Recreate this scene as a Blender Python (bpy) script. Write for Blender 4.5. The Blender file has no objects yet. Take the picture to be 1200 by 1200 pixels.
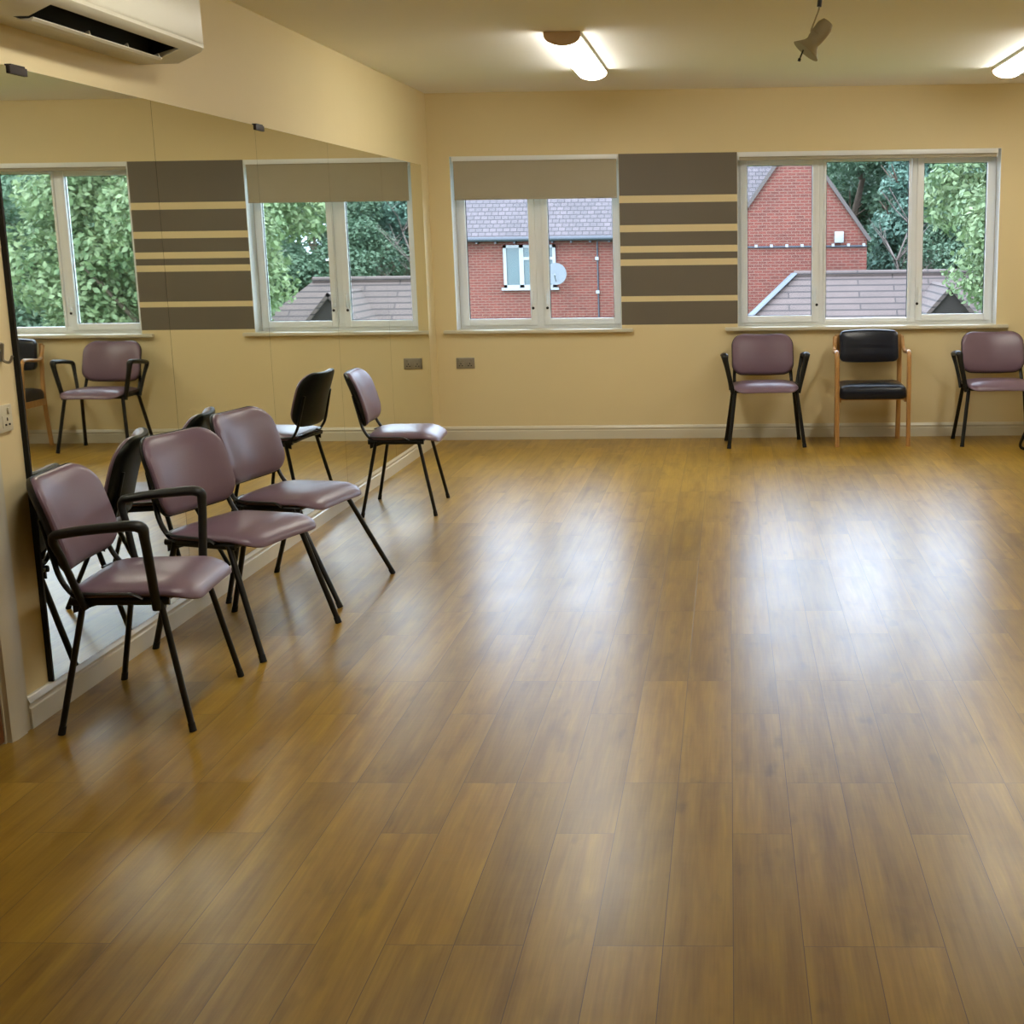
import bpy, bmesh, math, random
import numpy as np
from mathutils import Vector, Matrix
random.seed(7)
SC = bpy.context.scene
COL = SC.collection
PI = math.pi

# ------------------------------------------------------------------ materials
def rgb(r, g, b):
    f = lambda c: ((c/255+0.055)/1.055)**2.4 if c/255 > 0.04045 else c/255/12.92
    return (f(r), f(g), f(b), 1)

def new_mat(name):
    m = bpy.data.materials.new(name); m.use_nodes = True
    nt = m.node_tree
    return m, nt, nt.nodes['Principled BSDF']

def N(nt, typ, **kw):
    n = nt.nodes.new(typ)
    for k, v in kw.items():
        if k == 'op': n.operation = v
        elif k.startswith('in_'): n.inputs[int(k[3:])].default_value = v
        else: setattr(n, k, v)
    return n

def paint(name, col, rough=0.6, spec=0.5, var=0.04, scale=3.0, bump=0.0, bscale=200, metal=0.0, coat=0.0):
    m, nt, b = new_mat(name)
    tc = N(nt, 'ShaderNodeTexCoord')
    no = N(nt, 'ShaderNodeTexNoise'); no.inputs['Scale'].default_value = scale; no.inputs['Detail'].default_value = 4
    nt.links.new(tc.outputs['Object'], no.inputs['Vector'])
    mx = N(nt, 'ShaderNodeMix', data_type='RGBA')
    mx.inputs[6].default_value = (*[c*(1-var) for c in col[:3]], 1)
    mx.inputs[7].default_value = (*[min(1, c*(1+var)) for c in col[:3]], 1)
    nt.links.new(no.outputs[0], mx.inputs[0]); nt.links.new(mx.outputs[2], b.inputs['Base Color'])
    b.inputs['Roughness'].default_value = rough; b.inputs['Specular IOR Level'].default_value = spec
    b.inputs['Metallic'].default_value = metal; b.inputs['Coat Weight'].default_value = coat
    if bump:
        n2 = N(nt, 'ShaderNodeTexNoise'); n2.inputs['Scale'].default_value = bscale; n2.inputs['Detail'].default_value = 3
        nt.links.new(tc.outputs['Object'], n2.inputs['Vector'])
        bp = N(nt, 'ShaderNodeBump'); bp.inputs['Strength'].default_value = bump; bp.inputs['Distance'].default_value = 0.002
        nt.links.new(n2.outputs[0], bp.inputs['Height']); nt.links.new(bp.outputs[0], b.inputs['Normal'])
    return m

M = {}
M['cream'] = paint('cream_wall_paint', (0.77, 0.65, 0.385, 1), 0.55, 0.4, 0.03, 1.5, 0.15, 120)
M['stripe'] = paint('taupe_stripe_paint', (0.155, 0.135, 0.105, 1), 0.5, 0.4, 0.03, 2, 0.15, 120)
M['ceiling'] = paint('white_ceiling_paint', (0.85, 0.83, 0.80, 1), 0.8, 0.2, 0.02, 1.2, 0.1, 90)
M['gloss_white'] = paint('white_gloss_paint', (0.66, 0.62, 0.50, 1), 0.3, 0.5, 0.04, 5)
M['upvc'] = paint('white_upvc', (0.86, 0.90, 0.94, 1), 0.3, 0.5, 0.02, 4)
M['blind'] = paint('grey_beige_blind_fabric', (0.42, 0.38, 0.29, 1), 0.8, 0.2, 0.03, 8, 0.2, 600)
M['plastic'] = paint('cream_plastic', (0.62, 0.60, 0.49, 1), 0.35, 0.5, 0.02, 4)
M['dark_void'] = paint('slot_shade_and_dark_trim', (0.012, 0.012, 0.012, 1), 0.6, 0.3, 0.1, 10)
M['mauve'] = paint('mauve_vinyl', (0.168, 0.106, 0.146, 1), 0.33, 0.5, 0.07, 9, 0.25, 260)
M['black_plastic'] = paint('black_plastic_shell', (0.009, 0.009, 0.008, 1), 0.42, 0.3, 0.15, 8, 0.15, 300)
M['black_steel'] = paint('black_painted_steel', (0.006, 0.0055, 0.005, 1), 0.32, 0.3, 0.12, 12)
M['navy'] = paint('navy_vinyl', (0.006, 0.009, 0.020, 1), 0.30, 0.4, 0.1, 9, 0.2, 260)
M['rubber'] = paint('black_rubber', (0.01, 0.01, 0.01, 1), 0.7, 0.3, 0.1, 12)
M['metal_plate'] = paint('brushed_steel_plate', (0.36, 0.33, 0.27, 1), 0.4, 0.5, 0.06, 30, metal=0.6)
M['switch_white'] = paint('white_switch_plastic', (0.62, 0.58, 0.44, 1), 0.35, 0.5, 0.02, 10)
M['endcap'] = paint('beige_lamp_end_cap', (0.62, 0.46, 0.30, 1), 0.45, 0.4, 0.04, 10)
M['clip'] = paint('dark_brown_clip', (0.022, 0.013, 0.012, 1), 0.5, 0.4, 0.15, 30)
M['spot'] = paint('off_white_spotlight', (0.32, 0.28, 0.17, 1), 0.5, 0.4, 0.03, 12)

def wood(name, a, b_, scale=(1, 1, 1), rough=0.4):
    m, nt, b = new_mat(name)
    tc = N(nt, 'ShaderNodeTexCoord'); mp = N(nt, 'ShaderNodeMapping'); mp.inputs['Scale'].default_value = scale
    no = N(nt, 'ShaderNodeTexNoise'); no.inputs['Scale'].default_value = 6; no.inputs['Detail'].default_value = 6
    cr = N(nt, 'ShaderNodeValToRGB'); cr.color_ramp.elements[0].color = a; cr.color_ramp.elements[1].color = b_
    cr.color_ramp.elements[0].position = 0.3; cr.color_ramp.elements[1].position = 0.7
    nt.links.new(tc.outputs['Object'], mp.inputs[0]); nt.links.new(mp.outputs[0], no.inputs['Vector'])
    nt.links.new(no.outputs[0], cr.inputs[0]); nt.links.new(cr.outputs[0], b.inputs['Base Color'])
    b.inputs['Roughness'].default_value = rough
    return m
M['beech'] = wood('beech_chair_wood', (0.40, 0.20, 0.062, 1), (0.52, 0.285, 0.10, 1), (8, 8, 1), 0.32)
M['door_wood'] = wood('brown_door_wood', (0.20, 0.075, 0.025, 1), (0.30, 0.12, 0.04, 1), (8, 8, 1), 0.4)

def emis(name, col, s):
    m, nt, b = new_mat(name)
    b.inputs['Base Color'].default_value = (0.8, 0.8, 0.78, 1)
    b.inputs['Emission Color'].default_value = col; b.inputs['Emission Strength'].default_value = s
    return m
LAMP = 33.0
M['diffuser'] = emis('lit_lamp_diffuser', (1.0, 0.96, 0.86, 1), LAMP)
M['diffuser_fill'] = emis('added_fill_diffuser', (1.0, 0.95, 0.84, 1), LAMP*0.75)  # glow of the added out-of-view fill lights, weaker than the visible pair

def mirror_mat():
    m, nt, b = new_mat('mirror_glass')
    b.inputs['Base Color'].default_value = (0.84, 0.86, 0.78, 1)
    b.inputs['Metallic'].default_value = 1; b.inputs['Roughness'].default_value = 0.012
    return m
M['mirror'] = mirror_mat()

def glass_mat():
    m, nt, b = new_mat('window_glass')
    nt.nodes.remove(b)
    tr = N(nt, 'ShaderNodeBsdfTransparent'); tr.inputs[0].default_value = (0.97, 0.98, 0.98, 1)
    gl = N(nt, 'ShaderNodeBsdfGlossy'); gl.inputs['Roughness'].default_value = 0.0
    fr = N(nt, 'ShaderNodeFresnel'); fr.inputs[0].default_value = 1.25
    mx = N(nt, 'ShaderNodeMixShader')
    nt.links.new(fr.outputs[0], mx.inputs[0]); nt.links.new(tr.outputs[0], mx.inputs[1]); nt.links.new(gl.outputs[0], mx.inputs[2])
    nt.links.new(mx.outputs[0], nt.nodes['Material Output'].inputs[0])
    return m
M['glass'] = glass_mat()

def floor_mat():
    m, nt, b = new_mat('oak_vinyl_planks')
    L = nt.links.new
    tc = N(nt, 'ShaderNodeTexCoord'); sp = N(nt, 'ShaderNodeSeparateXYZ'); cb = N(nt, 'ShaderNodeCombineXYZ')
    L(tc.outputs['Object'], sp.inputs[0]); L(sp.outputs[1], cb.inputs[0]); L(sp.outputs[0], cb.inputs[1])
    def brick(mortar, c1=(0, 0, 0, 1), c2=(1, 1, 1, 1)):
        br = N(nt, 'ShaderNodeTexBrick'); br.offset = 0.37; br.offset_frequency = 3
        br.inputs['Color1'].default_value = c1; br.inputs['Color2'].default_value = c2
        br.inputs['Mortar'].default_value = (0, 0, 0, 1)
        br.inputs['Scale'].default_value = 1; br.inputs['Mortar Size'].default_value = mortar
        br.inputs['Mortar Smooth'].default_value = 0.1; br.inputs['Brick Width'].default_value = 0.94
        br.inputs['Row Height'].default_value = 0.158; br.inputs['Bias'].default_value = 0
        L(cb.outputs[0], br.inputs['Vector']); return br
    br = brick(0.0010)
    # grain: noise stretched along the plank, shifted per plank
    mul = N(nt, 'ShaderNodeVectorMath', op='MULTIPLY'); mul.inputs[1].default_value = (1.6, 22, 1)
    L(cb.outputs[0], mul.inputs[0])
    add = N(nt, 'ShaderNodeVectorMath', op='ADD')
    sc = N(nt, 'ShaderNodeVectorMath', op='SCALE'); sc.inputs['Scale'].default_value = 37
    L(br.outputs['Color'], sc.inputs[0]); L(mul.outputs[0], add.inputs[0]); L(sc.outputs[0], add.inputs[1])
    n1 = N(nt, 'ShaderNodeTexNoise'); n1.inputs['Scale'].default_value = 1.0; n1.inputs['Detail'].default_value = 6; n1.inputs['Distortion'].default_value = 0.25
    L(add.outputs[0], n1.inputs['Vector'])
    cr = N(nt, 'ShaderNodeValToRGB')
    e = cr.color_ramp.elements
    e[0].position = 0.30; e[0].color = (0.265, 0.145, 0.012, 1)
    e[1].position = 0.72; e[1].color = (0.400, 0.245, 0.022, 1)
    k = e.new(0.5); k.color = (0.340, 0.200, 0.022, 1)
    L(n1.outputs[0], cr.inputs[0])
    # cloudy patches / knots
    mul2 = N(nt, 'ShaderNodeVectorMath', op='MULTIPLY'); mul2.inputs[1].default_value = (2.2, 7, 1)
    L(cb.outputs[0], mul2.inputs[0]); add2 = N(nt, 'ShaderNodeVectorMath', op='ADD')
    L(mul2.outputs[0], add2.inputs[0]); L(sc.outputs[0], add2.inputs[1])
    n2 = N(nt, 'ShaderNodeTexNoise'); n2.inputs['Scale'].default_value = 1.3; n2.inputs['Detail'].default_value = 3
    L(add2.outputs[0], n2.inputs['Vector'])
    cr2 = N(nt, 'ShaderNodeValToRGB'); e = cr2.color_ramp.elements
    e[0].position = 0.22; e[0].color = (0.62, 0.56, 0.50, 1); e[1].position = 0.48; e[1].color = (1, 1, 1, 1)
    L(n2.outputs[0], cr2.inputs[0])
    m1 = N(nt, 'ShaderNodeMix', data_type='RGBA', blend_type='MULTIPLY'); m1.inputs[0].default_value = 0.75
    L(cr.outputs[0], m1.inputs[6]); L(cr2.outputs[0], m1.inputs[7])
    # plank tone
    tone = N(nt, 'ShaderNodeMapRange'); tone.inputs[3].default_value = 0.86; tone.inputs[4].default_value = 1.12
    L(br.outputs['Color'], tone.inputs[0])
    m2 = N(nt, 'ShaderNodeVectorMath', op='SCALE'); L(m1.outputs[2], m2.inputs[0]); L(tone.outputs[0], m2.inputs['Scale'])
    m3 = N(nt, 'ShaderNodeMix', data_type='RGBA'); L(br.outputs['Fac'], m3.inputs[0]); L(m2.outputs[0], m3.inputs[6])
    m3.inputs[7].default_value = (0.13, 0.08, 0.02, 1)
    mul5 = N(nt, 'ShaderNodeVectorMath', op='MULTIPLY'); mul5.inputs[1].default_value = (5, 130, 1); L(cb.outputs[0], mul5.inputs[0])
    ad5 = N(nt, 'ShaderNodeVectorMath', op='ADD'); L(mul5.outputs[0], ad5.inputs[0]); L(sc.outputs[0], ad5.inputs[1])
    n5 = N(nt, 'ShaderNodeTexNoise'); n5.inputs['Scale'].default_value = 1; n5.inputs['Detail'].default_value = 3; L(ad5.outputs[0], n5.inputs['Vector'])
    mul6 = N(nt, 'ShaderNodeVectorMath', op='MULTIPLY'); mul6.inputs[1].default_value = (5, 14, 1); L(cb.outputs[0], mul6.inputs[0])
    ad6 = N(nt, 'ShaderNodeVectorMath', op='ADD'); L(mul6.outputs[0], ad6.inputs[0]); L(sc.outputs[0], ad6.inputs[1])
    n6 = N(nt, 'ShaderNodeTexNoise'); n6.inputs['Scale'].default_value = 1; n6.inputs['Detail'].default_value = 2; L(ad6.outputs[0], n6.inputs['Vector'])
    g5 = N(nt, 'ShaderNodeMapRange'); g5.inputs[1].default_value = 0.3; g5.inputs[2].default_value = 0.7; g5.inputs[3].default_value = 0.88; g5.inputs[4].default_value = 1.08; L(n5.outputs[0], g5.inputs[0])
    g6 = N(nt, 'ShaderNodeMapRange'); g6.inputs[1].default_value = 0.24; g6.inputs[2].default_value = 0.36; g6.inputs[3].default_value = 0.72; g6.inputs[4].default_value = 1.0; L(n6.outputs[0], g6.inputs[0])
    g = N(nt, 'ShaderNodeMath', op='MULTIPLY'); L(g5.outputs[0], g.inputs[0]); L(g6.outputs[0], g.inputs[1])
    m4 = N(nt, 'ShaderNodeVectorMath', op='SCALE'); L(m3.outputs[2], m4.inputs[0]); L(g.outputs[0], m4.inputs['Scale'])
    L(m4.outputs[0], b.inputs['Base Color'])
    # gloss varies with wear
    n3 = N(nt, 'ShaderNodeTexNoise'); n3.inputs['Scale'].default_value = 2.5; n3.inputs['Detail'].default_value = 5
    L(tc.outputs['Object'], n3.inputs['Vector'])
    rr = N(nt, 'ShaderNodeMapRange'); rr.inputs[3].default_value = 0.27; rr.inputs[4].default_value = 0.35
    L(n3.outputs[0], rr.inputs[0]); L(rr.outputs[0], b.inputs['Roughness'])
    b.inputs['Specular IOR Level'].default_value = 0.4
    # small scale bumps + seams
    mul4 = N(nt, 'ShaderNodeVectorMath', op='MULTIPLY'); mul4.inputs[1].default_value = (26, 9, 1); L(cb.outputs[0], mul4.inputs[0])
    n4 = N(nt, 'ShaderNodeTexNoise'); n4.inputs['Scale'].default_value = 1; n4.inputs['Detail'].default_value = 4
    L(mul4.outputs[0], n4.inputs['Vector'])
    s4 = N(nt, 'ShaderNodeMath', op='SUBTRACT'); L(n4.outputs[0], s4.inputs[0]); L(br.outputs['Fac'], s4.inputs[1])
    bp = N(nt, 'ShaderNodeBump'); bp.inputs['Strength'].default_value = 0.35; bp.inputs['Distance'].default_value = 0.0012
    L(s4.outputs[0], bp.inputs['Height']); L(bp.outputs[0], b.inputs['Normal'])
    return m
M['floor'] = floor_mat()

def brick_mat(name, c1, c2, mortar, bw, rh, ms, axes='XZ', rough=0.85, noise=0.25, off=0.5):
    m, nt, b = new_mat(name); L = nt.links.new
    tc = N(nt, 'ShaderNodeTexCoord'); sp = N(nt, 'ShaderNodeSeparateXYZ'); cb = N(nt, 'ShaderNodeCombineXYZ')
    L(tc.outputs['Object'], sp.inputs[0]); L(sp.outputs['XYZ'.index(axes[0])], cb.inputs[0]); L(sp.outputs['XYZ'.index(axes[1])], cb.inputs[1])
    br = N(nt, 'ShaderNodeTexBrick'); br.offset = off
    br.inputs['Color1'].default_value = c1; br.inputs['Color2'].default_value = c2; br.inputs['Mortar'].default_value = mortar
    br.inputs['Scale'].default_value = 1; br.inputs['Brick Width'].default_value = bw; br.inputs['Row Height'].default_value = rh
    br.inputs['Mortar Size'].default_value = ms
    L(cb.outputs[0], br.inputs['Vector'])
    no = N(nt, 'ShaderNodeTexNoise'); no.inputs['Scale'].default_value = 1.5; no.inputs['Detail'].default_value = 5; L(tc.outputs['Object'], no.inputs['Vector'])
    mr = N(nt, 'ShaderNodeMapRange'); mr.inputs[3].default_value = 1-noise; mr.inputs[4].default_value = 1+noise; L(no.outputs[0], mr.inputs[0])
    sc = N(nt, 'ShaderNodeVectorMath', op='SCALE'); L(br.outputs['Color'], sc.inputs[0]); L(mr.outputs[0], sc.inputs['Scale'])
    L(sc.outputs[0], b.inputs['Base Color']); b.inputs['Roughness'].default_value = rough
    return m
M['brick'] = brick_mat('red_brick', (0.135, 0.028, 0.017, 1), (0.095, 0.021, 0.013, 1), (0.150, 0.085, 0.062, 1), 0.24, 0.085, 0.010)
M['roof_tile'] = brick_mat('grey_purple_roof_tiles', (0.093, 0.074, 0.077, 1), (0.071, 0.059, 0.062, 1), (0.031, 0.025, 0.027, 1), 0.22, 0.13, 0.014)
M['low_tile'] = brick_mat('brown_pink_roof_tiles', (0.090, 0.062, 0.054, 1), (0.074, 0.052, 0.046, 1), (0.030, 0.021, 0.019, 1), 1.9, 0.155, 0.020)
M['side_tile'] = brick_mat('side_slope_tiles', (0.090, 0.062, 0.054, 1), (0.074, 0.052, 0.046, 1), (0.030, 0.021, 0.019, 1), 1.9, 0.155, 0.020, 'YZ')
M['dark_clad'] = paint('dark_brown_gable_boards', (0.032, 0.025, 0.022, 1), 0.8, 0.2, 0.2, 6)
M['lead'] = paint('grey_lead_flashing', (0.075, 0.085, 0.10, 1), 0.5, 0.4, 0.1, 6)
M['gutter'] = paint('black_gutter_plastic', (0.03, 0.035, 0.045, 1), 0.4, 0.5, 0.1, 6)
M['white_ext'] = paint('white_exterior_plastic', (0.24, 0.24, 0.24, 1), 0.4, 0.5, 0.02, 6)
M['grey_dish'] = paint('grey_dish_metal', (0.13, 0.14, 0.155, 1), 0.45, 0.5, 0.03, 6)
M['ext_glass'] = paint('dark_house_glass', (0.04, 0.07, 0.07, 1), 0.25, 0.6, 0.1, 3)
M['verge'] = paint('pale_verge_mortar', (0.085, 0.068, 0.062, 1), 0.8, 0.2, 0.1, 8)
M['grass'] = paint('mown_grass', (0.08, 0.15, 0.04, 1), 0.9, 0.1, 0.4, 2.5, 0.6, 30)
M['bark'] = paint('brown_bark', (0.11, 0.08, 0.06, 1), 0.9, 0.1, 0.3, 6, 0.6, 40)
M['pale_bark'] = paint('pale_pinkish_bark', (0.15, 0.12, 0.105, 1), 0.8, 0.2, 0.2, 6, 0.4, 40)

def leaf_mat(name, a, b_):
    m, nt, b = new_mat(name); L = nt.links.new
    tc = N(nt, 'ShaderNodeTexCoord'); no = N(nt, 'ShaderNodeTexNoise'); no.inputs['Scale'].default_value = 2.2; no.inputs['Detail'].default_value = 5
    L(tc.outputs['Object'], no.inputs['Vector'])
    cr = N(nt, 'ShaderNodeValToRGB'); cr.color_ramp.elements[0].color = a; cr.color_ramp.elements[1].color = b_
    cr.color_ramp.elements[0].position = 0.32; cr.color_ramp.elements[1].position = 0.68
    L(no.outputs[0], cr.inputs[0]); L(cr.outputs[0], b.inputs['Base Color'])
    b.inputs['Roughness'].default_value = 0.55; b.inputs['Specular IOR Level'].default_value = 0.35
    tl = N(nt, 'ShaderNodeBsdfTranslucent'); L(cr.outputs[0], tl.inputs[0])
    mx = N(nt, 'ShaderNodeMixShader'); mx.inputs[0].default_value = 0.3
    L(b.outputs[0], mx.inputs[1]); L(tl.outputs[0], mx.inputs[2]); L(mx.outputs[0], nt.nodes['Material Output'].inputs[0])
    return m
M['leaf_bright'] = leaf_mat('bright_green_leaves', (0.079, 0.132, 0.053, 1), (0.238, 0.290, 0.145, 1))
M['leaf_mid'] = leaf_mat('mid_green_leaves', (0.046, 0.092, 0.053, 1), (0.132, 0.198, 0.119, 1))
M['leaf_dark'] = leaf_mat('dark_blue_green_leaves', (0.060, 0.125, 0.092, 1), (0.175, 0.275, 0.205, 1))

# ------------------------------------------------------------------ mesh helpers
def box(bm, x0, x1, y0, y1, z0, z1, mi=0, bev=0.0):
    vs = [bm.verts.new((x, y, z)) for x in (x0, x1) for y in (y0, y1) for z in (z0, z1)]
    idx = [(0, 1, 3, 2), (4, 6, 7, 5), (0, 4, 5, 1), (2, 3, 7, 6), (0, 2, 6, 4), (1, 5, 7, 3)]
    fs = [bm.faces.new([vs[i] for i in q]) for q in idx]
    for f in fs: f.material_index = mi
    if bev:
        es = list({e for f in fs for e in f.edges})
        r = bmesh.ops.bevel(bm, geom=es, offset=bev, segments=2, affect='EDGES', profile=0.6)
        for f in r['faces']: f.material_index = mi
    return vs

def nb(): return bmesh.new()

def prism(bm, pts, a, b, axis='Y', mi=0):
    """closed outline of 2D pts extruded along axis from a to b"""
    def P(p, t):
        return {'Y': (p[0], t, p[1]), 'X': (t, p[0], p[1]), 'Z': (p[0], p[1], t)}[axis]
    A = [bm.verts.new(P(p, a)) for p in pts]; B = [bm.verts.new(P(p, b)) for p in pts]
    n = len(pts); fs = [bm.faces.new(A), bm.faces.new(B[::-1])]
    for i in range(n): fs.append(bm.faces.new((A[i], B[i], B[(i+1) % n], A[(i+1) % n])))
    for f in fs: f.material_index = mi
    return fs

def rounded(pts, r, seg=5):
    """round the corners of an open 3D polyline"""
    pts = [Vector(p) for p in pts]; out = [pts[0]]
    rs = r if isinstance(r, (list, tuple)) else [r]*(len(pts)-2)
    for i in range(1, len(pts)-1):
        p, a, b = pts[i], pts[i-1], pts[i+1]
        rr = min(rs[i-1], (a-p).length*0.48, (b-p).length*0.48)
        s, e = p+(a-p).normalized()*rr, p+(b-p).normalized()*rr
        for k in range(seg+1):
            t = k/seg; out.append(s*(1-t)**2+p*2*t*(1-t)+e*t*t)
    out.append(pts[-1]); return out

def tube(bm, pts, rad, side=None, n=12, mi=0, cap=True):
    """sweep an ellipse; rad = (a,b) or list of; a along `side` vector, b across"""
    pts = [Vector(p) for p in pts]; k = len(pts)
    if not isinstance(rad, list): rad = [rad]*k
    rad = [(r, r) if not isinstance(r, tuple) else r for r in rad]
    rings = []; prev = Vector(side) if side else None
    for i, p in enumerate(pts):
        d = (pts[min(i+1, k-1)]-pts[max(i-1, 0)]).normalized()
        s = prev if prev is not None else (Vector((0, 0, 1)) if abs(d.z) < 0.9 else Vector((1, 0, 0)))
        s = (s-d*s.dot(d))
        s = s.normalized() if s.length > 1e-4 else d.orthogonal().normalized()
        if side is None: prev = s
        u = d.cross(s); a, b = rad[i]
        rings.append([bm.verts.new(p+s*a*math.cos(2*PI*j/n)+u*b*math.sin(2*PI*j/n)) for j in range(n)])
    for i in range(k-1):
        for j in range(n):
            f = bm.faces.new((rings[i][j], rings[i][(j+1) % n], rings[i+1][(j+1) % n], rings[i+1][j])); f.material_index = mi
    if cap:
        bm.faces.new(rings[0][::-1]).material_index = mi; bm.faces.new(rings[-1]).material_index = mi

def obj(name, bm, mats, parent=None, origin=None, smooth=True, **props):
    me = bpy.data.meshes.new(name)
    if origin: bmesh.ops.translate(bm, verts=bm.verts, vec=-Vector(origin))
    bmesh.ops.recalc_face_normals(bm, faces=bm.faces)
    bm.to_mesh(me); bm.free()
    for m in (mats if isinstance(mats, list) else [mats]): me.materials.append(m)
    if smooth:
        me.polygons.foreach_set('use_smooth', [True]*len(me.polygons))
        try: me.set_sharp_from_angle(angle=math.radians(38))
        except Exception: pass
    o = bpy.data.objects.new(name, me); COL.objects.link(o)
    if origin: o.location = origin
    if parent: o.parent = parent
    for k, v in props.items(): o[k] = v
    return o

def empty(name, loc=(0, 0, 0), rz=0, **props):
    o = bpy.data.objects.new(name, None); COL.objects.link(o)
    o.location = loc; o.rotation_euler = (0, 0, rz); o.empty_display_size = 0.1
    for k, v in props.items(): o[k] = v
    return o

def copy_tree(o, parent=None):
    c = o.copy(); COL.objects.link(c); c.parent = parent
    for ch in [x for x in o.children]: copy_tree(ch, c)
    return c

# ------------------------------------------------------------------ room dimensions (metres)
W, D, H = 2.329, 10.835, 2.683          # left wall at -W, window wall at D, ceiling at H
XR, YF = 3.33, -2.4                      # right wall, wall behind the viewer
T = 0.30
w1 = (-2.160, -0.848); w2 = (0.067, 2.085); wz = (0.852, 2.211)

bm = nb(); box(bm, -W-T, XR+T, YF-T, D+T, -0.2, 0); obj('floor', bm, M['floor'], kind='structure')
bm = nb(); box(bm, -W-T, XR+T, YF-T, D+T, H, H+0.2); obj('ceiling', bm, M['ceiling'], kind='structure')
# window wall, with painted taupe stripes between the two windows
stripes = [(0.903, 1.083), (1.126, 1.361), (1.411, 1.462), (1.513, 1.619), (1.673, 1.841), (1.896, 2.211)]
zs = sorted({0, H, wz[0], wz[1], *[v for s in stripes for v in s]})
zs = [z for z in zs]
xs = [-W-T, w1[0], w1[1], w2[0], w2[1], XR+T]
bm = nb()
for i in range(5):
    if i in (1, 3):
        box(bm, xs[i], xs[i+1], D, D+T, 0, wz[0]); box(bm, xs[i], xs[i+1], D, D+T, wz[1], H)
    else:
        box(bm, xs[i], xs[i+1], D, D+T, 0, H)
for a, b in stripes:                      # coat of paint, half a millimetre
    box(bm, w1[1]+0.001, w2[0]-0.001, D-0.0006, D, a, b, 1)
obj('wall_far', bm, [M['cream'], M['stripe']], smooth=False, kind='structure')
# left wall with a door opening
dy = (3.212, 4.087)
bm = nb()
box(bm, -W-T, -W, YF-T, dy[0], 0, H); box(bm, -W-T, -W, dy[1], D, 0, H); box(bm, -W-T, -W, dy[0], dy[1], 2.04, H)
obj('wall_left', bm, M['cream'], smooth=False, kind='structure')
bm = nb(); box(bm, XR, XR+T, YF-T, D, 0, H); obj('wall_right', bm, M['cream'], smooth=False, kind='structure')
bm = nb(); box(bm, -W, XR, YF-T, YF, 0, H); obj('wall_front', bm, M['cream'], smooth=False, kind='structure')

def skirt_profile(s=1):
    return [(0, 0), (0.020*s, 0), (0.020*s, 0.068), (0.015*s, 0.072), (0.015*s, 0.080), (0.019*s, 0.086), (0.019*s, 0.090), (0.012*s, 0.104), (0.008*s, 0.108), (0, 0.108)]
bm = nb(); prism(bm, [(-W+x, z) for x, z in skirt_profile()], 4.213, D-0.02, 'Y'); obj('baseboard_left', bm, M['gloss_white'], smooth=False, kind='structure')
bm = nb(); prism(bm, [(D-x, z) for x, z in skirt_profile()], -W, XR, 'X'); obj('baseboard_far', bm, M['gloss_white'], smooth=False, kind='structure')
bm = nb(); prism(bm, [(XR-x, z) for x, z in skirt_profile()], YF, D-0.02, 'Y'); obj('baseboard_right', bm, M['gloss_white'], smooth=False, kind='structure')

# door at the left edge: architrave, lining, slab
dr = empty('door_1', (-W, 3.652, 0), kind='structure')
bm = nb()
prof = [(0, 0), (0.0, 0.125), (0.012, 0.125), (0.014, 0.10), (0.020, 0.09), (0.022, 0.03), (0.016, 0.0)]
prism(bm, [(x, 0.435+y) for x, y in prof], 0, 2.16, 'Z')
prism(bm, [(x, -0.44-y) for x, y in prof], 0, 2.16, 'Z')
prism(bm, [(x, 2.04+y) for x, y in prof], -0.44, 0.435, 'Y')
box(bm, -0.16, 0, 0.425, 0.435, 0, 2.04); box(bm, -0.16, 0, -0.44, -0.43, 0, 2.04); box(bm, -0.16, 0, -0.43, 0.425, 2.03, 2.04)
obj('door_frame', bm, M['gloss_white'], dr)
bm = nb(); box(bm, -0.046, -0.002, -0.427, 0.422, 0.006, 2.027, bev=0.002); dl = obj('door_leaf', bm, M['door_wood'], dr)
bm = nb(); tube(bm, rounded([(-0.016, -0.34, 1.0), (0.035, -0.34, 1.0), (0.035, -0.23, 1.0)], 0.02), 0.009)
box(bm, -0.016, -0.010, -0.365, -0.315, 0.94, 1.06); obj('door_handle', bm, M['metal_plate'], dl)

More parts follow.
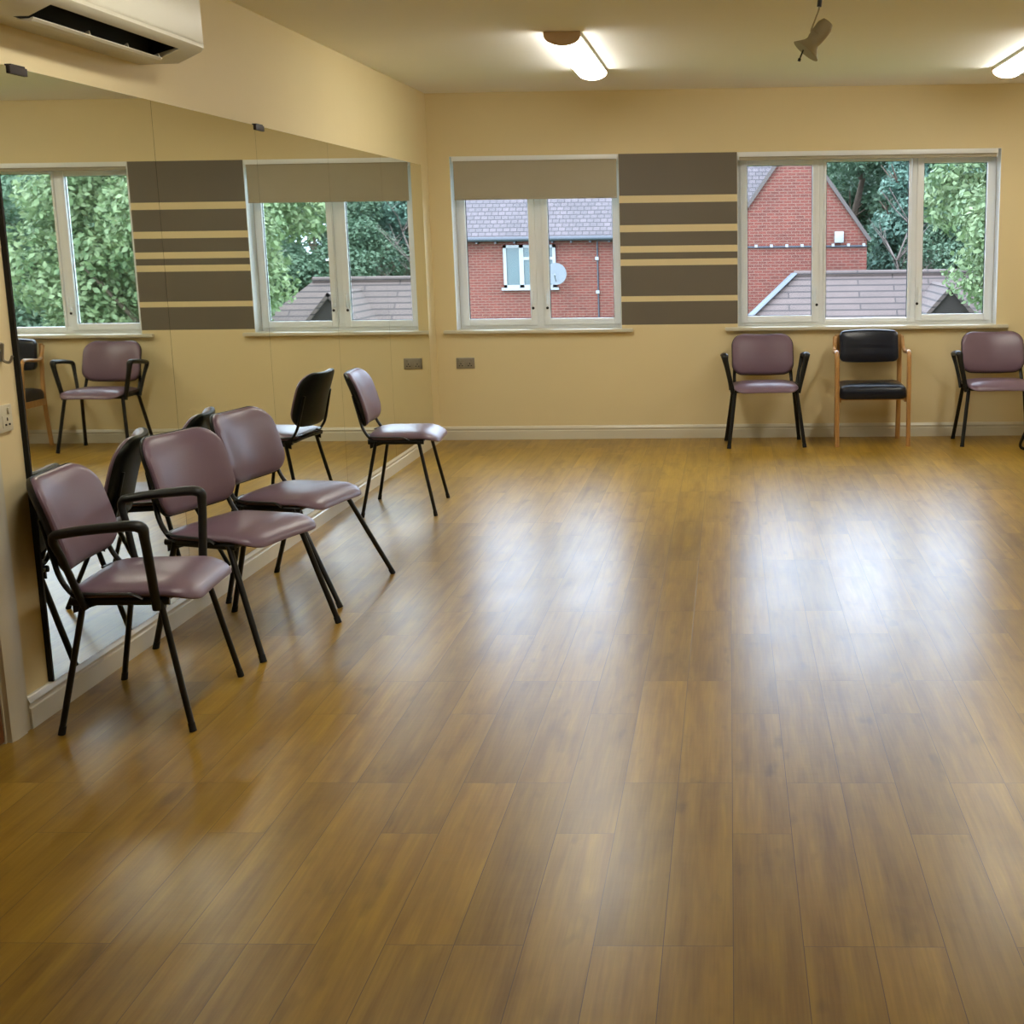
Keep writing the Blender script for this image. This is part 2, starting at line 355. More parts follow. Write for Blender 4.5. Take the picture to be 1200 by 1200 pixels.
# ------------------------------------------------------------------ windows
YFm = D+0.165   # room-side face of the upvc frame
def make_window(name, x0, x1, lights, handles):
    z0, z1 = wz[0]+0.024, wz[1]
    t = empty(name, ((x0+x1)/2, D, wz[0]), kind='structure')
    ox, oy, oz = t.location
    def B(bm, a, b, c, d, e, f, **k): box(bm, a-ox, b-ox, c-oy, d-oy, e-oz, f-oz, **k)
    bm = nb(); fw = 0.048
    B(bm, x0+0.004, x0+fw, YFm, YFm+0.07, z0, z1, bev=0.003); B(bm, x1-fw, x1-0.004, YFm, YFm+0.07, z0, z1, bev=0.003)
    B(bm, x0+fw, x1-fw, YFm, YFm+0.07, z0, z0+0.05, bev=0.003); B(bm, x0+fw, x1-fw, YFm, YFm+0.07, z1-0.055, z1, bev=0.003)
    for i in range(len(lights)-1):
        m_ = (lights[i][1]+lights[i+1][0])/2
        B(bm, m_-0.034, m_+0.034, YFm+0.004, YFm+0.068, z0+0.05, z1-0.055, bev=0.003)
    obj('window_frame', bm, M['upvc'], t)
    # white lining of the reveal
    bm = nb()
    B(bm, x0, x0+0.003, D+0.0, YFm, z0, z1); B(bm, x1-0.003, x1, D+0.0, YFm, z0, z1); B(bm, x0+0.003, x1-0.003, D+0.0, YFm, z1-0.003, z1)
    obj('reveal_lining', bm, M['upvc'], t, smooth=False)
    bm = nb(); B(bm, x0+0.001, x1-0.001, D-0.0, YFm+0.07, wz[0], wz[0]+0.024); 
    B(bm, x0-0.10, x1+0.09, D-0.045, D-0.0005, wz[0]-0.004, wz[0]+0.024, bev=0.008)
    obj('window_sill', bm, M['gloss_white'], t)
    for i, (a, b, opening) in enumerate(lights):
        gz0, gz1 = (0.953, 2.115) if opening else (0.912, 2.135)
        if opening:
            s = 0.052; bm = nb(); y0, y1 = YFm-0.016, YFm+0.045
            B(bm, a-s, a, y0, y1, gz0-s, gz1+s, bev=0.006); B(bm, b, b+s, y0, y1, gz0-s, gz1+s, bev=0.006)
            B(bm, a, b, y0, y1, gz0-s, gz0, bev=0.006); B(bm, a, b, y0, y1, gz1, gz1+s, bev=0.006)
            sa = obj('sash', bm, M['upvc'], t)
        else:
            s = 0.02; bm = nb(); y0, y1 = YFm-0.006, YFm+0.03
            B(bm, a-s, a, y0, y1, gz0-s, gz1+s, bev=0.005); B(bm, b, b+s, y0, y1, gz0-s, gz1+s, bev=0.005)
            B(bm, a, b, y0, y1, gz0-s, gz0, bev=0.005); B(bm, a, b, y0, y1, gz1, gz1+s, bev=0.005)
            sa = obj('glazing_bead', bm, M['upvc'], t)
        bm = nb(); B(bm, a-0.006, b+0.006, YFm+0.022, YFm+0.026, gz0-0.006, gz1+0.006); obj('pane', bm, M['glass'], sa, smooth=False)
        bm = nb(); g = 0.004
        for q in ((a, a+g, gz0, gz1), (b-g, b, gz0, gz1), (a+g, b-g, gz0, gz0+g), (a+g, b-g, gz1-g, gz1)):
            B(bm, q[0], q[1], YFm+0.010, YFm+0.020, q[2], q[3])
        obj('gasket', bm, M['rubber'], sa, smooth=False)
    for hx, sgn in handles:
        bm = nb(); B(bm, hx-0.014, hx+0.014, YFm-0.030, YFm-0.016, 1.02, 1.09, bev=0.003)
        tube(bm, [(hx-ox, YFm-0.024-oy, 1.065-oz), (hx-ox, YFm-0.055-oy, 1.065-oz), (hx-ox, YFm-0.058-oy, 1.10-oz), (hx-ox, YFm-0.058-oy, 1.17-oz)], 0.009)
        h = obj('handle', bm, M['upvc'], t)
        bm = nb(); tube(bm, [(hx-ox+sgn*0.006, YFm-0.031-oy, 1.036-oz), (hx-ox+sgn*0.006, YFm-0.0295-oy, 1.036-oz)], 0.011)
        obj('key_lock', bm, M['dark_void'], h)
    return t
wa = make_window('window_1', *w1, [(-2.083, -1.586, True), (-1.430, -0.917, True)], [(-1.559, -1), (-1.457, 1)])
wb = make_window('window_2', *w2, [(0.146, 0.655, True), (0.765, 1.408, False), (1.523, 2.011, True)], [(0.687, 1), (1.490, -1)])
def vent(win, x0, x1):
    ox, oy, oz = win.location
    bm = nb(); box(bm, x0-ox, x1-ox, YFm-0.022-oy, YFm-oy, 2.178-oz, 2.206-oz, bev=0.004)
    for k in range(6):
        a = x0+(x1-x0)*(k+0.15)/6; b = x0+(x1-x0)*(k+0.85)/6
        box(bm, a-ox, b-ox, YFm-0.0235-oy, YFm-0.0215-oy, 2.188-oz, 2.196-oz, mi=1)
    obj('trickle_vent', bm, [M['upvc'], M['dark_void']], win)
vent(wb, 0.18, 0.56); vent(wb, 1.54, 1.92)

# roller blinds
def blind(x0, x1, zbot, label):
    yb = D+0.035
    t = empty('roller_blind', ((x0+x1)/2, yb, 2.205), label=label, category='blind', group='roller blinds')
    cx = (x0+x1)/2; hw = (x1-x0)/2
    bm = nb(); tube(bm, [(-hw+0.012, 0, -0.028), (hw-0.012, 0, -0.028)], 0.022, n=20)
    obj('roller_tube', bm, M['blind'], t)
    bm = nb()
    for s in (-1, 1): box(bm, s*(hw-0.006)-0.004, s*(hw-0.006)+0.004, -0.026, 0.024, -0.054, 0.003, bev=0.0015)
    box(bm, -hw+0.01, hw-0.01, -0.012, 0.016, -0.004, 0.003)
    obj('bracket', bm, M['upvc'], t)
    bm = nb(); box(bm, -hw+0.003, hw-0.003, -0.034, -0.029, -0.030, 0.004, bev=0.001); obj('headrail', bm, M['upvc'], t)
    top = -0.035; bot = zbot-2.205
    bm = nb(); box(bm, -hw+0.014, hw-0.014, -0.0235, -0.0222, bot, top); obj('fabric', bm, M['blind'], t, smooth=False)
    bm = nb(); box(bm, -hw+0.014, hw-0.014, -0.029, -0.017, bot-0.012, bot+0.006, bev=0.003); obj('bottom_bar', bm, M['blind'], t)
blind(w1[0]+0.012, w1[1]-0.004, 1.893, 'grey beige roller blind pulled part way down over the left window beside the mirrors')
blind(w2[0]+0.005, w2[1]-0.02, 2.160, 'grey beige roller blind rolled up tight above the wide three pane window')

# double socket, far wall
def socket(name, loc, rz, label, cat):
    t = empty(name, loc, rz, label=label, category=cat)
    bm = nb(); box(bm, -0.073, 0.073, -0.010, 0, -0.043, 0.043, bev=0.004); obj('face_plate', bm, M['metal_plate'] if rz == 0 else M['switch_white'], t)
    for s in (-1, 1):
        bm = nb(); box(bm, s*0.036-0.028, s*0.036+0.028, -0.0115, -0.0095, -0.030, 0.010, bev=0.001)
        for dx, dz, w, h_ in ((0, -0.003, 0.003, 0.005), (-0.011, -0.020, 0.005, 0.003), (0.011, -0.020, 0.005, 0.003)):
            box(bm, s*0.036+dx-w, s*0.036+dx+w, -0.0122, -0.0114, dz-h_, dz+h_, mi=1)
        ins = obj('outlet', bm, [M['metal_plate'] if rz == 0 else M['switch_white'], M['dark_void']], t)
        bm = nb(); box(bm, s*0.036-0.007+0.012*s, s*0.036+0.007+0.012*s, -0.0150, -0.0095, 0.014, 0.034, bev=0.0015); obj('rocker_switch', bm, M['metal_plate'] if rz == 0 else M['switch_white'], t)
socket('wall_socket', (-2.102, D, 0.615), 0, 'grey double wall socket low on the cream wall under the left window', 'socket')
socket('wall_socket', (-W, 4.245, 1.025), PI/2, 'white double socket on the left wall near the doorway cut by the frame edge', 'socket')
# curled metal hook above it
t = empty('wall_hook', (-W, 4.30, 1.235), label='small curled metal hook on the left wall above the white socket', category='hook')
bm = nb(); box(bm, 0, 0.004, -0.012, 0.012, -0.03, 0.03, bev=0.0015); obj('back_plate', bm, M['metal_plate'], t)
bm = nb(); tube(bm, rounded([(0.003, 0, 0.012), (0.014, 0, 0.03), (0.006, 0, -0.028), (0.030, 0, -0.036), (0.040, 0, -0.012)], 0.014), 0.0045, n=8)
obj('prong', bm, M['metal_plate'], t)

# ------------------------------------------------------------------ mirrors
PW, Y0 = 1.2257, 4.388
lab = ['first mirror panel from the doorway with a dark exposed left edge',
       'second mirror panel from the doorway, behind the three near mauve chairs',
       'middle mirror panel of the five on the left wall',
       'fourth mirror panel from the doorway, behind the lone far side chair',
       'last mirror panel of the row, ending short of the window wall corner']
for i in range(5):
    a, b = Y0+i*PW, Y0+(i+1)*PW
    t = empty('wall_mirror', (-W, (a+b)/2, 0.109), label=lab[i], category='mirror', group='mirror panels on the left wall')
    hw = PW/2
    bm = nb(); box(bm, 0.0, 0.010, -hw+0.003, hw-0.003, 0.001, 2.024); obj('backing', bm, M['clip'], t, smooth=False)
    bm = nb(); box(bm, 0.0102, 0.0162, -hw+0.0012, hw-0.0012, 0.0, 2.025); obj('glass', bm, M['mirror'], t, smooth=False)
    if i == 0:
        bm = nb(); box(bm, 0.0, 0.0175, -hw-0.010, -hw+0.001, 0.0, 2.025); obj('edge_strip', bm, M['dark_void'], t, smooth=False)
for y, hl, l in ((4.565, 0.056, 'dark clip on the mirror top edge under the air conditioner'), (6.90, 0.06, 'dark clip on the mirror top edge at the second joint')):
    bm = nb(); box(bm, -W+0.0165, -W+0.024, y-hl, y+hl, 2.112, 2.138, bev=0.003); box(bm, -W, -W+0.022, y-hl*0.8, y+hl*0.8, 2.1355, 2.143)
    obj('mirror_clip', bm, M['clip'], origin=(-W, y, 2.12), label=l, category='clip', group='mirror clips')

# ------------------------------------------------------------------ air conditioner
ya, yb = 4.02, 5.58
t = empty('air_conditioner', (-W, (ya+yb)/2, 2.262), label='white wall mounted air conditioner with open louver high above the mirrors', category='air conditioner')
prof = [(0, 0.004), (0.155, 0.006), (0.250, 0.048), (0.262, 0.062), (0.258, 0.30), (0.235, 0.345), (0.20, 0.355), (0, 0.355)]
hw = (yb-ya)/2; s0, s1 = 4.40-(ya+yb)/2, 5.41-(ya+yb)/2
bm = nb()
prism(bm, prof, -hw, s0, 'Y'); prism(bm, prof, s1, hw, 'Y')
# slotted middle: the shell dips inward between two points of the sloping face
rec = [(0, 0.004), (0.105, 0.0055), (0.115, 0.09), (0.205, 0.13), (0.228, 0.0385), (0.250, 0.048), (0.262, 0.062), (0.258, 0.30), (0.235, 0.345), (0.20, 0.355), (0, 0.355)]
fs = prism(bm, rec, s0, s1, 'Y')
for k in (1, 2, 3): fs[2+k].material_index = 1  # slot walls near black, shade painted into the recess
cut = [(0.107, 0.012), (0.116, 0.089), (0.204, 0.129), (0.226, 0.045)]
prism(bm, cut, s1-0.003, s1-0.001, 'Y', 1); prism(bm, cut, s0+0.001, s0+0.003, 'Y', 1)  # dark end plates, slot shade put in as colour
obj('casing', bm, [M['plastic'], M['dark_void']], t)
bm = nb(); lv = [(0.108, 0.000), (0.125, -0.006), (0.158, -0.005), (0.166, 0.002), (0.164, 0.006), (0.150, 0.001), (0.125, 0.000)]
prism(bm, lv, s0+0.01, s1-0.01, 'Y')
for f in (0.4, 0.7, 0.97):
    y = s0+(s1-s0)*f; prism(bm, [(0.135, 0.0), (0.163, 0.003), (0.160, 0.020), (0.150, 0.016)], y-0.004, y+0.004, 'Y')
obj('louver', bm, M['plastic'], t)
bm = nb(); prism(bm, [(0.2625, 0.075), (0.266, 0.085), (0.262, 0.295), (0.2585, 0.298)], -hw+0.012, hw-0.012, 'Y'); obj('front_panel', bm, M['plastic'], t)

# ------------------------------------------------------------------ ceiling lights
def half_ellipse(w, h, n=14): return [(w*math.cos(PI*k/n), -h*math.sin(PI*k/n)) for k in range(n+1)]
def ceiling_light(loc, L, label):
    t = empty('ceiling_light', loc, label=label, category='light', group='lit tube lights on the ceiling')
    bm = nb(); box(bm, -0.098, 0.098, -L/2+0.01, L/2-0.01, -0.022, 0, bev=0.003); obj('base', bm, M['gloss_white'], t)
    bm = nb(); prism(bm, [(x, z-0.022) for x, z in half_ellipse(0.096, 0.050)], -L/2+0.03, L/2-0.03, 'Y'); obj('diffuser', bm, M['diffuser'], t)
    for s in (-1, 1):
        bm = nb(); e = [(x, z-0.021) for x, z in half_ellipse(0.101, 0.053)]; e = [(0.101, -0.001)]+e+[(-0.101, -0.001)]
        prism(bm, e, s*(L/2-0.03), s*L/2, 'Y'); prism(bm, [(x*0.45, z*0.4-0.028) for x, z in half_ellipse(0.096, 0.05)], s*L/2, s*(L/2+0.003), 'Y')
        obj('end_cap', bm, M['endcap'], t)
    return t
l1 = ceiling_light((-0.905, 8.66, H), 1.72, 'lit tube light on the ceiling nearer the mirrored wall')
l2 = copy_tree(l1); l2.location = (1.905, 8.96, H); l2['label'] = 'lit tube light on the ceiling at the right edge of the photo'
# two unseen fittings added to brighten the near wall and floor
for x, y, l in ((-1.25, 4.4, 'added unseen fill light over the middle of the room, mirror side'), (1.905, 4.2, 'added unseen fill light over the middle of the room, far from the mirrors')):
    c_ = copy_tree(l1); c_.location = (x, y, H); c_['label'] = l
    for ch in c_.children:
        if ch.name.startswith('diffuser'): ch.data = ch.data.copy(); ch.data.materials[0] = M['diffuser_fill']

# small ceiling spotlight on a drop rod
t = empty('ceiling_spotlight', (0.405, 6.3, H), label='small off white spotlight with flared hood hanging from the ceiling', category='spotlight')
bm = nb(); tube(bm, [(0, 0, 0), (0, 0, -0.02)], 0.035, n=16); tube(bm, [(0, 0, -0.02), (0.002, 0, -0.10), (-0.005, 0, -0.135)], 0.006, n=8); tube(bm, [(0.0, 0, -0.10), (-0.004, 0, -0.135)], 0.010, n=8)
obj('drop_rod', bm, M['black_steel'], t)
bm = nb()
ax = Vector((-0.62, -0.10, -0.78)).normalized(); c = Vector((-0.010, 0, -0.255))
sv = Vector((0, 1, 0))
for s in (-1, 1):
    tube(bm, rounded([(-0.005, 0, -0.135), Vector((-0.006, 0, -0.150))+sv*s*0.028, c+sv*s*0.036+Vector((-0.03, 0, 0.02)), c+sv*s*0.036], 0.01, 3), 0.0035, n=6)
obj('yoke', bm, M['spot'], t)
bm = nb()
prof = [(-0.075, 0.004), (-0.072, 0.026), (-0.05, 0.036), (-0.01, 0.036), (0.02, 0.033), (0.035, 0.030), (0.05, 0.036), (0.085, 0.066), (0.086, 0.060), (0.055, 0.03)]
tube(bm, [c+ax*a for a, r in prof], [(r, r) for a, r in prof], n=20)
obj('hood', bm, M['spot'], t)
bm = nb(); q = c+ax*0.05+Vector((-0.028, 0, -0.012)); tube(bm, [q, q+Vector((-0.022, 0, -0.052))], 0.0035, n=8); tube(bm, [q+Vector((-0.019, 0, -0.044)), q+Vector((-0.023, 0, -0.056))], 0.0065, n=8)
obj('adjusting_rod', bm, M['black_steel'], t)

# ------------------------------------------------------------------ mauve chairs (local: +Y is the front, origin between the feet)
def outline(w, h, r, n=96, rb=None):
    """rounded rectangle, half sizes w,h; r = corner radius at +y, rb at -y"""
    rb = r if rb is None else rb
    pts = []; q = n//4
    for (cx, cy, a0, rr) in ((w-r, h-r, 0, r), (-w+r, h-r, PI/2, r), (-w+rb, -h+rb, PI, rb), (w-rb, -h+rb, 1.5*PI, rb)):
        for k in range(q): a = a0+PI/2*k/(q-1); pts.append((cx+rr*math.cos(a), cy+rr*math.sin(a)))
    P = [Vector(p) for p in pts]; m = len(P); L = [0]     # even spacing round the outline
    for i in range(m): L.append(L[-1]+(P[(i+1) % m]-P[i]).length)
    out = []; j = 0
    for k in range(n):
        s = L[-1]*k/n
        while L[j+1] < s: j += 1
        u = (s-L[j])/max(1e-9, L[j+1]-L[j]); q_ = P[j].lerp(P[(j+1) % m], u); out.append((q_.x, q_.y))
    return out

def pad(bm, out, prof, warp, mi=0):
    """stack of scaled outlines; prof = [(scale inset in m, height)]; warp maps (x,y,z)->Vector"""
    n = len(out); rings = []
    mxw = max(abs(p[0]) for p in out); mxh = max(abs(p[1]) for p in out)
    def rim(ins): return ((mxw-ins)/mxw, (mxh-ins)/mxh)
    lim = 0.45*min(mxw, mxh)
    def sc(ins):
        if ins <= lim: return rim(ins)
        a, b = rim(lim); k = max(0.04, 1-(ins-lim)/(max(mxw, mxh)-lim)); return (a*k, b*k)
    full = [(m_, prof[0][1]) for m_ in (mxw*0.97, mxw*0.8, mxw*0.6, mxw*0.4) if m_ > prof[0][0]+0.01]+list(prof)
    full += [(m_, prof[-1][1]) for m_ in (mxw*0.5, mxw*0.65, mxw*0.8, mxw*0.9, mxw*0.97) if m_ > prof[-1][0]+0.01]
    for ins, z in full:
        sx, sy = sc(ins)
        rings.append([bm.verts.new(warp(x*sx, y*sy, z)) for x, y in out])
    for i in range(len(rings)-1):
        for j in range(n): bm.faces.new((rings[i][j], rings[i][(j+1) % n], rings[i+1][(j+1) % n], rings[i+1][j])).material_index = mi
    bm.faces.new(rings[0][::-1]).material_index = mi; bm.faces.new(rings[-1]).material_index = mi

def seat_warp(x, y, z):
    # rear edge slightly up, front edge curls down; sides drop a little
    zz = z - 2.3*max(0, y-0.09)**2 - 0.10*x*x
    return Vector((x, y+0.035, 0.448+zz))

def back_warp(x, y, z):
    # y = up the back, z = toward the sitter ; gently dished and raked
    a = math.radians(17); yy = y+0.155
    dish = 0.8*x*x                        # sides come forward
    bow = -0.35*(yy-0.155)**2
    f = z+dish+bow
    return Vector((x, -0.203-yy*math.sin(a)+f*math.cos(a), 0.522+yy*math.cos(a)+f*math.sin(a)))

def rod_leg(top, foot):
    bm = nb(); top, foot = Vector(top), Vector(foot)
    d = (foot-top).normalized(); side = (1, 0, 0)
    tube(bm, [top, top.lerp(foot, 0.5), foot+Vector((0, 0, 0.004))-d*0.0], (0.0145, 0.0100), side=side, n=14)
    return bm
def tip(foot, top):
    bm = nb(); top, foot = Vector(top), Vector(foot); d = (top-foot).normalized()
    tube(bm, [foot+d*0.028+Vector((0, 0, 0.001)), Vector((foot.x, foot.y, 0.0))], [(0.0155, 0.0110), (0.0162, 0.0116)], side=(1, 0, 0), n=14)
    return bm

LEG_TOPS = {'rn': (-0.232, -0.120, 0.436), 'rf': (0.232, -0.120, 0.436), 'fn': (-0.232, 0.125, 0.430), 'ff': (0.232, 0.125, 0.430)}
STD_FEET = {'rn': (-0.287, -0.212, 0), 'rf': (0.287, -0.212, 0), 'fn': (-0.287, 0.212, 0), 'ff': (0.287, 0.212, 0)}
def make_padded_chair(arms, feet):
    t = empty('padded_chair')
    bm = nb(); pad(bm, outline(0.243, 0.208, 0.085, rb=0.07),
                   [(0.02, 0.0), (0.006, 0.002), (0.0, 0.009), (0.001, 0.016), (0.008, 0.024), (0.025, 0.031), (0.06, 0.038), (0.11, 0.042), (0.17, 0.044), (0.205, 0.0445)], seat_warp)
    obj('seat', bm, M['mauve'], t)
    bm = nb()
    def pan_warp(x, y, z): return seat_warp(x, y-0.045, z) + Vector((0, 0, 0))
    pad(bm, outline(0.236, 0.165, 0.05), [(0.03, -0.020), (0.006, -0.018), (0.0, -0.012), (0.0, -0.001)], pan_warp)
    # raised lip round the rear half
    for s in (-1, 1):
        tube(bm, rounded([(s*0.246, 0.075, 0.440), (s*0.248, 0.045, 0.458), (s*0.247, -0.10, 0.461), (s*0.22, -0.165, 0.463), (s*0.12, -0.182, 0.463)], 0.03), (0.004, 0.012), side=(0, 0, 1), n=8)
    obj('seat_pan', bm, M['black_plastic'], t)
    bm = nb(); pad(bm, outline(0.236, 0.160, 0.105, rb=0.075),
                   [(0.02, 0.0), (0.006, 0.001), (0.0, 0.007), (0.001, 0.016), (0.007, 0.024), (0.022, 0.030), (0.06, 0.035), (0.11, 0.037), (0.155, 0.0375)], back_warp)
    br = obj('backrest', bm, M['mauve'], t)
    bm = nb(); pad(bm, outline(0.240, 0.164, 0.108, rb=0.078),
                   [(0.04, -0.020), (0.012, -0.017), (0.002, -0.010), (0.0, -0.002), (0.0, 0.005), (0.004, 0.006)], back_warp)
    obj('backrest_shell', bm, M['black_plastic'], t)
    # under-seat frame with the two back uprights
    bm = nb()
    for s in (-1, 1):
        tube(bm, [(s*0.232, -0.165, 0.432), (s*0.232, 0.155, 0.427)], (0.0125, 0.0085), side=(0, 0, 1), n=12)
        tube(bm, rounded([(s*0.222, -0.05, 0.428), (s*0.222, -0.142, 0.434), (s*0.222, -0.192, 0.50), (s*0.205, -0.242, 0.70)], [0.05, 0.06]), (0.013, 0.008), side=(1, 0, 0), n=12)
        # small gusset at the rear leg
        prism(bm, [(-0.155, 0.422), (-0.07, 0.422), (-0.155, 0.395)], s*0.228, s*0.236, 'X')
    for y in (-0.115, 0.12): tube(bm, [(-0.232, y, 0.424), (0.232, y, 0.424)], (0.012, 0.0085), side=(0, 0, 1), n=12)
    obj('seat_frame', bm, M['black_steel'], t)
    for k in ('rn', 'rf', 'fn', 'ff'):
        l = obj('leg', rod_leg(LEG_TOPS[k], feet[k]), M['black_steel'], t)
        obj('foot_cap', tip(feet[k], LEG_TOPS[k]), M['rubber'], l)
    if arms:
        for s in (-1, 1):
            bm = nb()
            path = [(s*0.250, 0.118, 0.405), (s*0.262, 0.118, 0.47), (s*0.300, 0.118, 0.640), (s*0.308, 0.108, 0.690), (s*0.311, 0.03, 0.692), (s*0.308, -0.12, 0.676), (s*0.304, -0.168, 0.656), (s*0.285, -0.150, 0.58), (s*0.262, -0.125, 0.47), (s*0.256, -0.105, 0.412)]
            ra = [(0.015, 0.014), (0.017, 0.015), (0.020, 0.015), (0.027, 0.018), (0.028, 0.0175), (0.024, 0.016), (0.018, 0.015), (0.014, 0.012), (0.013, 0.012), (0.012, 0.011)]
            P = [Vector(p) for p in path]; pts, rr = [], []
            for i in range(len(P)-1):       # Catmull-Rom
                a, b, c_, d = P[max(0, i-1)], P[i], P[i+1], P[min(len(P)-1, i+2)]
                for k in range(5):
                    u = k/5; pts.append(0.5*((2*b)+(c_-a)*u+(2*a-5*b+4*c_-d)*u*u+(3*b-a-3*c_+d)*u**3))
                    rr.append(tuple(ra[i][j]*(1-u)+ra[i+1][j]*u for j in (0, 1)))
            pts.append(P[-1]); rr.append(ra[-1])
            tube(bm, pts, rr, side=(1, 0, 0), n=12)
            tube(bm, [(s*0.225, 0.118, 0.425), (s*0.262, 0.118, 0.430)], 0.013, n=10)
            tube(bm, [(s*0.225, -0.112, 0.430), (s*0.262, -0.112, 0.432)], 0.012, n=10)
            obj('armrest', bm, M['black_plastic'], t)
    return t

def place(t, x, y, deg, label, group, cat='chair'):
    t.location = (x, y, 0); t.rotation_euler = (0, 0, math.radians(deg))
    t['label'] = label; t['category'] = cat; t['group'] = group

arm0 = make_padded_chair(True, STD_FEET)
place(arm0, -1.998, 4.462, 274.4, 'mauve padded armchair nearest the doorway at the front of the mirror row', 'mauve chairs along the mirrored wall')
for x, y, a, l in ((0.267, 10.461, 183, 'mauve padded armchair under the window at the left of the wooden armed chair'),
                   (2.030, 10.449, 180.2, 'mauve padded armchair under the window at the right of the wooden armed chair')):
    c_ = copy_tree(arm0); place(c_, x, y, a, l, 'mauve armchairs under the wide window')
side0 = make_padded_chair(False, STD_FEET)
place(side0, -1.946, 8.002, 274.4, 'mauve armless side chair standing alone farthest along the mirrored wall', 'mauve chairs along the mirrored wall')
def relegged(x, y, deg, worldfeet, label):
    c_ = copy_tree(side0); place(c_, x, y, deg, label, 'mauve chairs along the mirrored wall')
    a = math.radians(-deg); legs = [k for k in c_.children if k.name.startswith('leg')]
    def key(o): v = o.data.vertices[0].co; return ('r' if v.y < 0 else 'f')+('n' if v.x < 0 else 'f')
    for l in legs:
        k = key(l); wx, wy = worldfeet[k]; dx, dy_ = wx-x, wy-y
        f = (dx*math.cos(a)-dy_*math.sin(a), dx*math.sin(a)+dy_*math.cos(a), 0)
        for o, bm in ((l, rod_leg(LEG_TOPS[k], f)), (l.children[0], tip(f, LEG_TOPS[k]))):
            me = bpy.data.meshes.new(o.data.name); bmesh.ops.recalc_face_normals(bm, faces=bm.faces); bm.to_mesh(me); bm.free()
            me.materials.append(o.data.materials[0]); me.polygons.foreach_set('use_smooth', [True]*len(me.polygons))
            try: me.set_sharp_from_angle(angle=math.radians(38))
            except Exception: pass
            o.data = me
    return c_
# local left (-x) is the far side when the chair faces the room (+X)
relegged(-1.975, 5.293, 254, {'ff': (-1.782, 4.935), 'rf': (-2.275, 5.117), 'fn': (-1.646, 5.476), 'rn': (-2.155, 5.66)},
         'mauve armless side chair next behind the near armchair, in front of the second mirror')
relegged(-1.975, 6.02, 259, {'ff': (-1.707, 5.72), 'rf': (-2.232, 5.80), 'fn': (-1.625, 6.34), 'rn': (-2.205, 6.377)},
         'mauve armless side chair third from the doorway with one leg behind its neighbour')

# ------------------------------------------------------------------ navy wooden armchair
t = empty('wooden_armchair'); place(t, 1.078, 10.50, 180, 'beech framed armchair with navy vinyl seat and back between the mauve armchairs', 'wooden armchairs')
del t['group']
bm = nb()
def nseat(x, y, z): return Vector((x, y+0.02, 0.366+z-0.6*max(0, y-0.12)**2))
pad(bm, outline(0.250, 0.225, 0.05), [(0.02, 0.0), (0.006, 0.003), (0.0, 0.014), (0.0, 0.06), (0.004, 0.078), (0.016, 0.092), (0.05, 0.102), (0.12, 0.108), (0.2, 0.110)], nseat)
obj('seat', bm, M['navy'], t)
bm = nb()
def nback(x, y, z):
    a = math.radians(10); f = z+0.7*x*x
    return Vector((x, -0.175-(y+0.12)*math.sin(a)+f, 0.612+(y+0.12)*math.cos(a)+0.012*(1-(x/0.23)**2)*(1 if y > 0 else -1)))
pad(bm, outline(0.226, 0.116, 0.035), [(0.02, -0.02), (0.004, -0.017), (0.0, -0.008), (0.0, 0.02), (0.005, 0.032), (0.02, 0.040), (0.06, 0.045), (0.11, 0.047)], nback)
obj('backrest', bm, M['navy'], t)
for s in (-1, 1):
    bm = nb()   # rear leg and back post in one
    tube(bm, rounded([(s*0.240, -0.225, 0.0), (s*0.240, -0.165, 0.40), (s*0.240, -0.215, 0.815)], 0.25, 8), [(0.019, 0.015)]*11, side=(1, 0, 0), n=8)
    obj('rear_leg', bm, M['beech'], t)
    bm = nb()   # front leg
    tube(bm, [(s*0.268, 0.215, 0), (s*0.268, 0.200, 0.42), (s*0.268, 0.185, 0.60)], (0.017, 0.020), side=(1, 0, 0), n=8)
    fl = obj('front_leg', bm, M['beech'], t)
    bm = nb()   # bentwood arm
    tube(bm, rounded([(s*0.268, 0.185, 0.585), (s*0.270, 0.170, 0.715), (s*0.272, -0.10, 0.690), (s*0.262, -0.165, 0.725), (s*0.258, -0.205, 0.80)], [0.07, 0.05, 0.04], 6), (0.0165, 0.014), side=(1, 0, 0), n=10)
    obj('armrest', bm, M['beech'], t)
    bm = nb(); box(bm, s*0.248-0.011, s*0.248+0.011, -0.165, 0.19, 0.335, 0.385, bev=0.003); obj('side_rail', bm, M['beech'], t)
bm = nb(); box(bm, -0.237, 0.237, 0.165, 0.187, 0.350, 0.386, bev=0.003); obj('cross_rail', bm, M['beech'], t)
bm = nb(); box(bm, -0.237, 0.237, -0.160, -0.138, 0.350, 0.386, bev=0.003)
obj('cross_rail', bm, M['beech'], t)

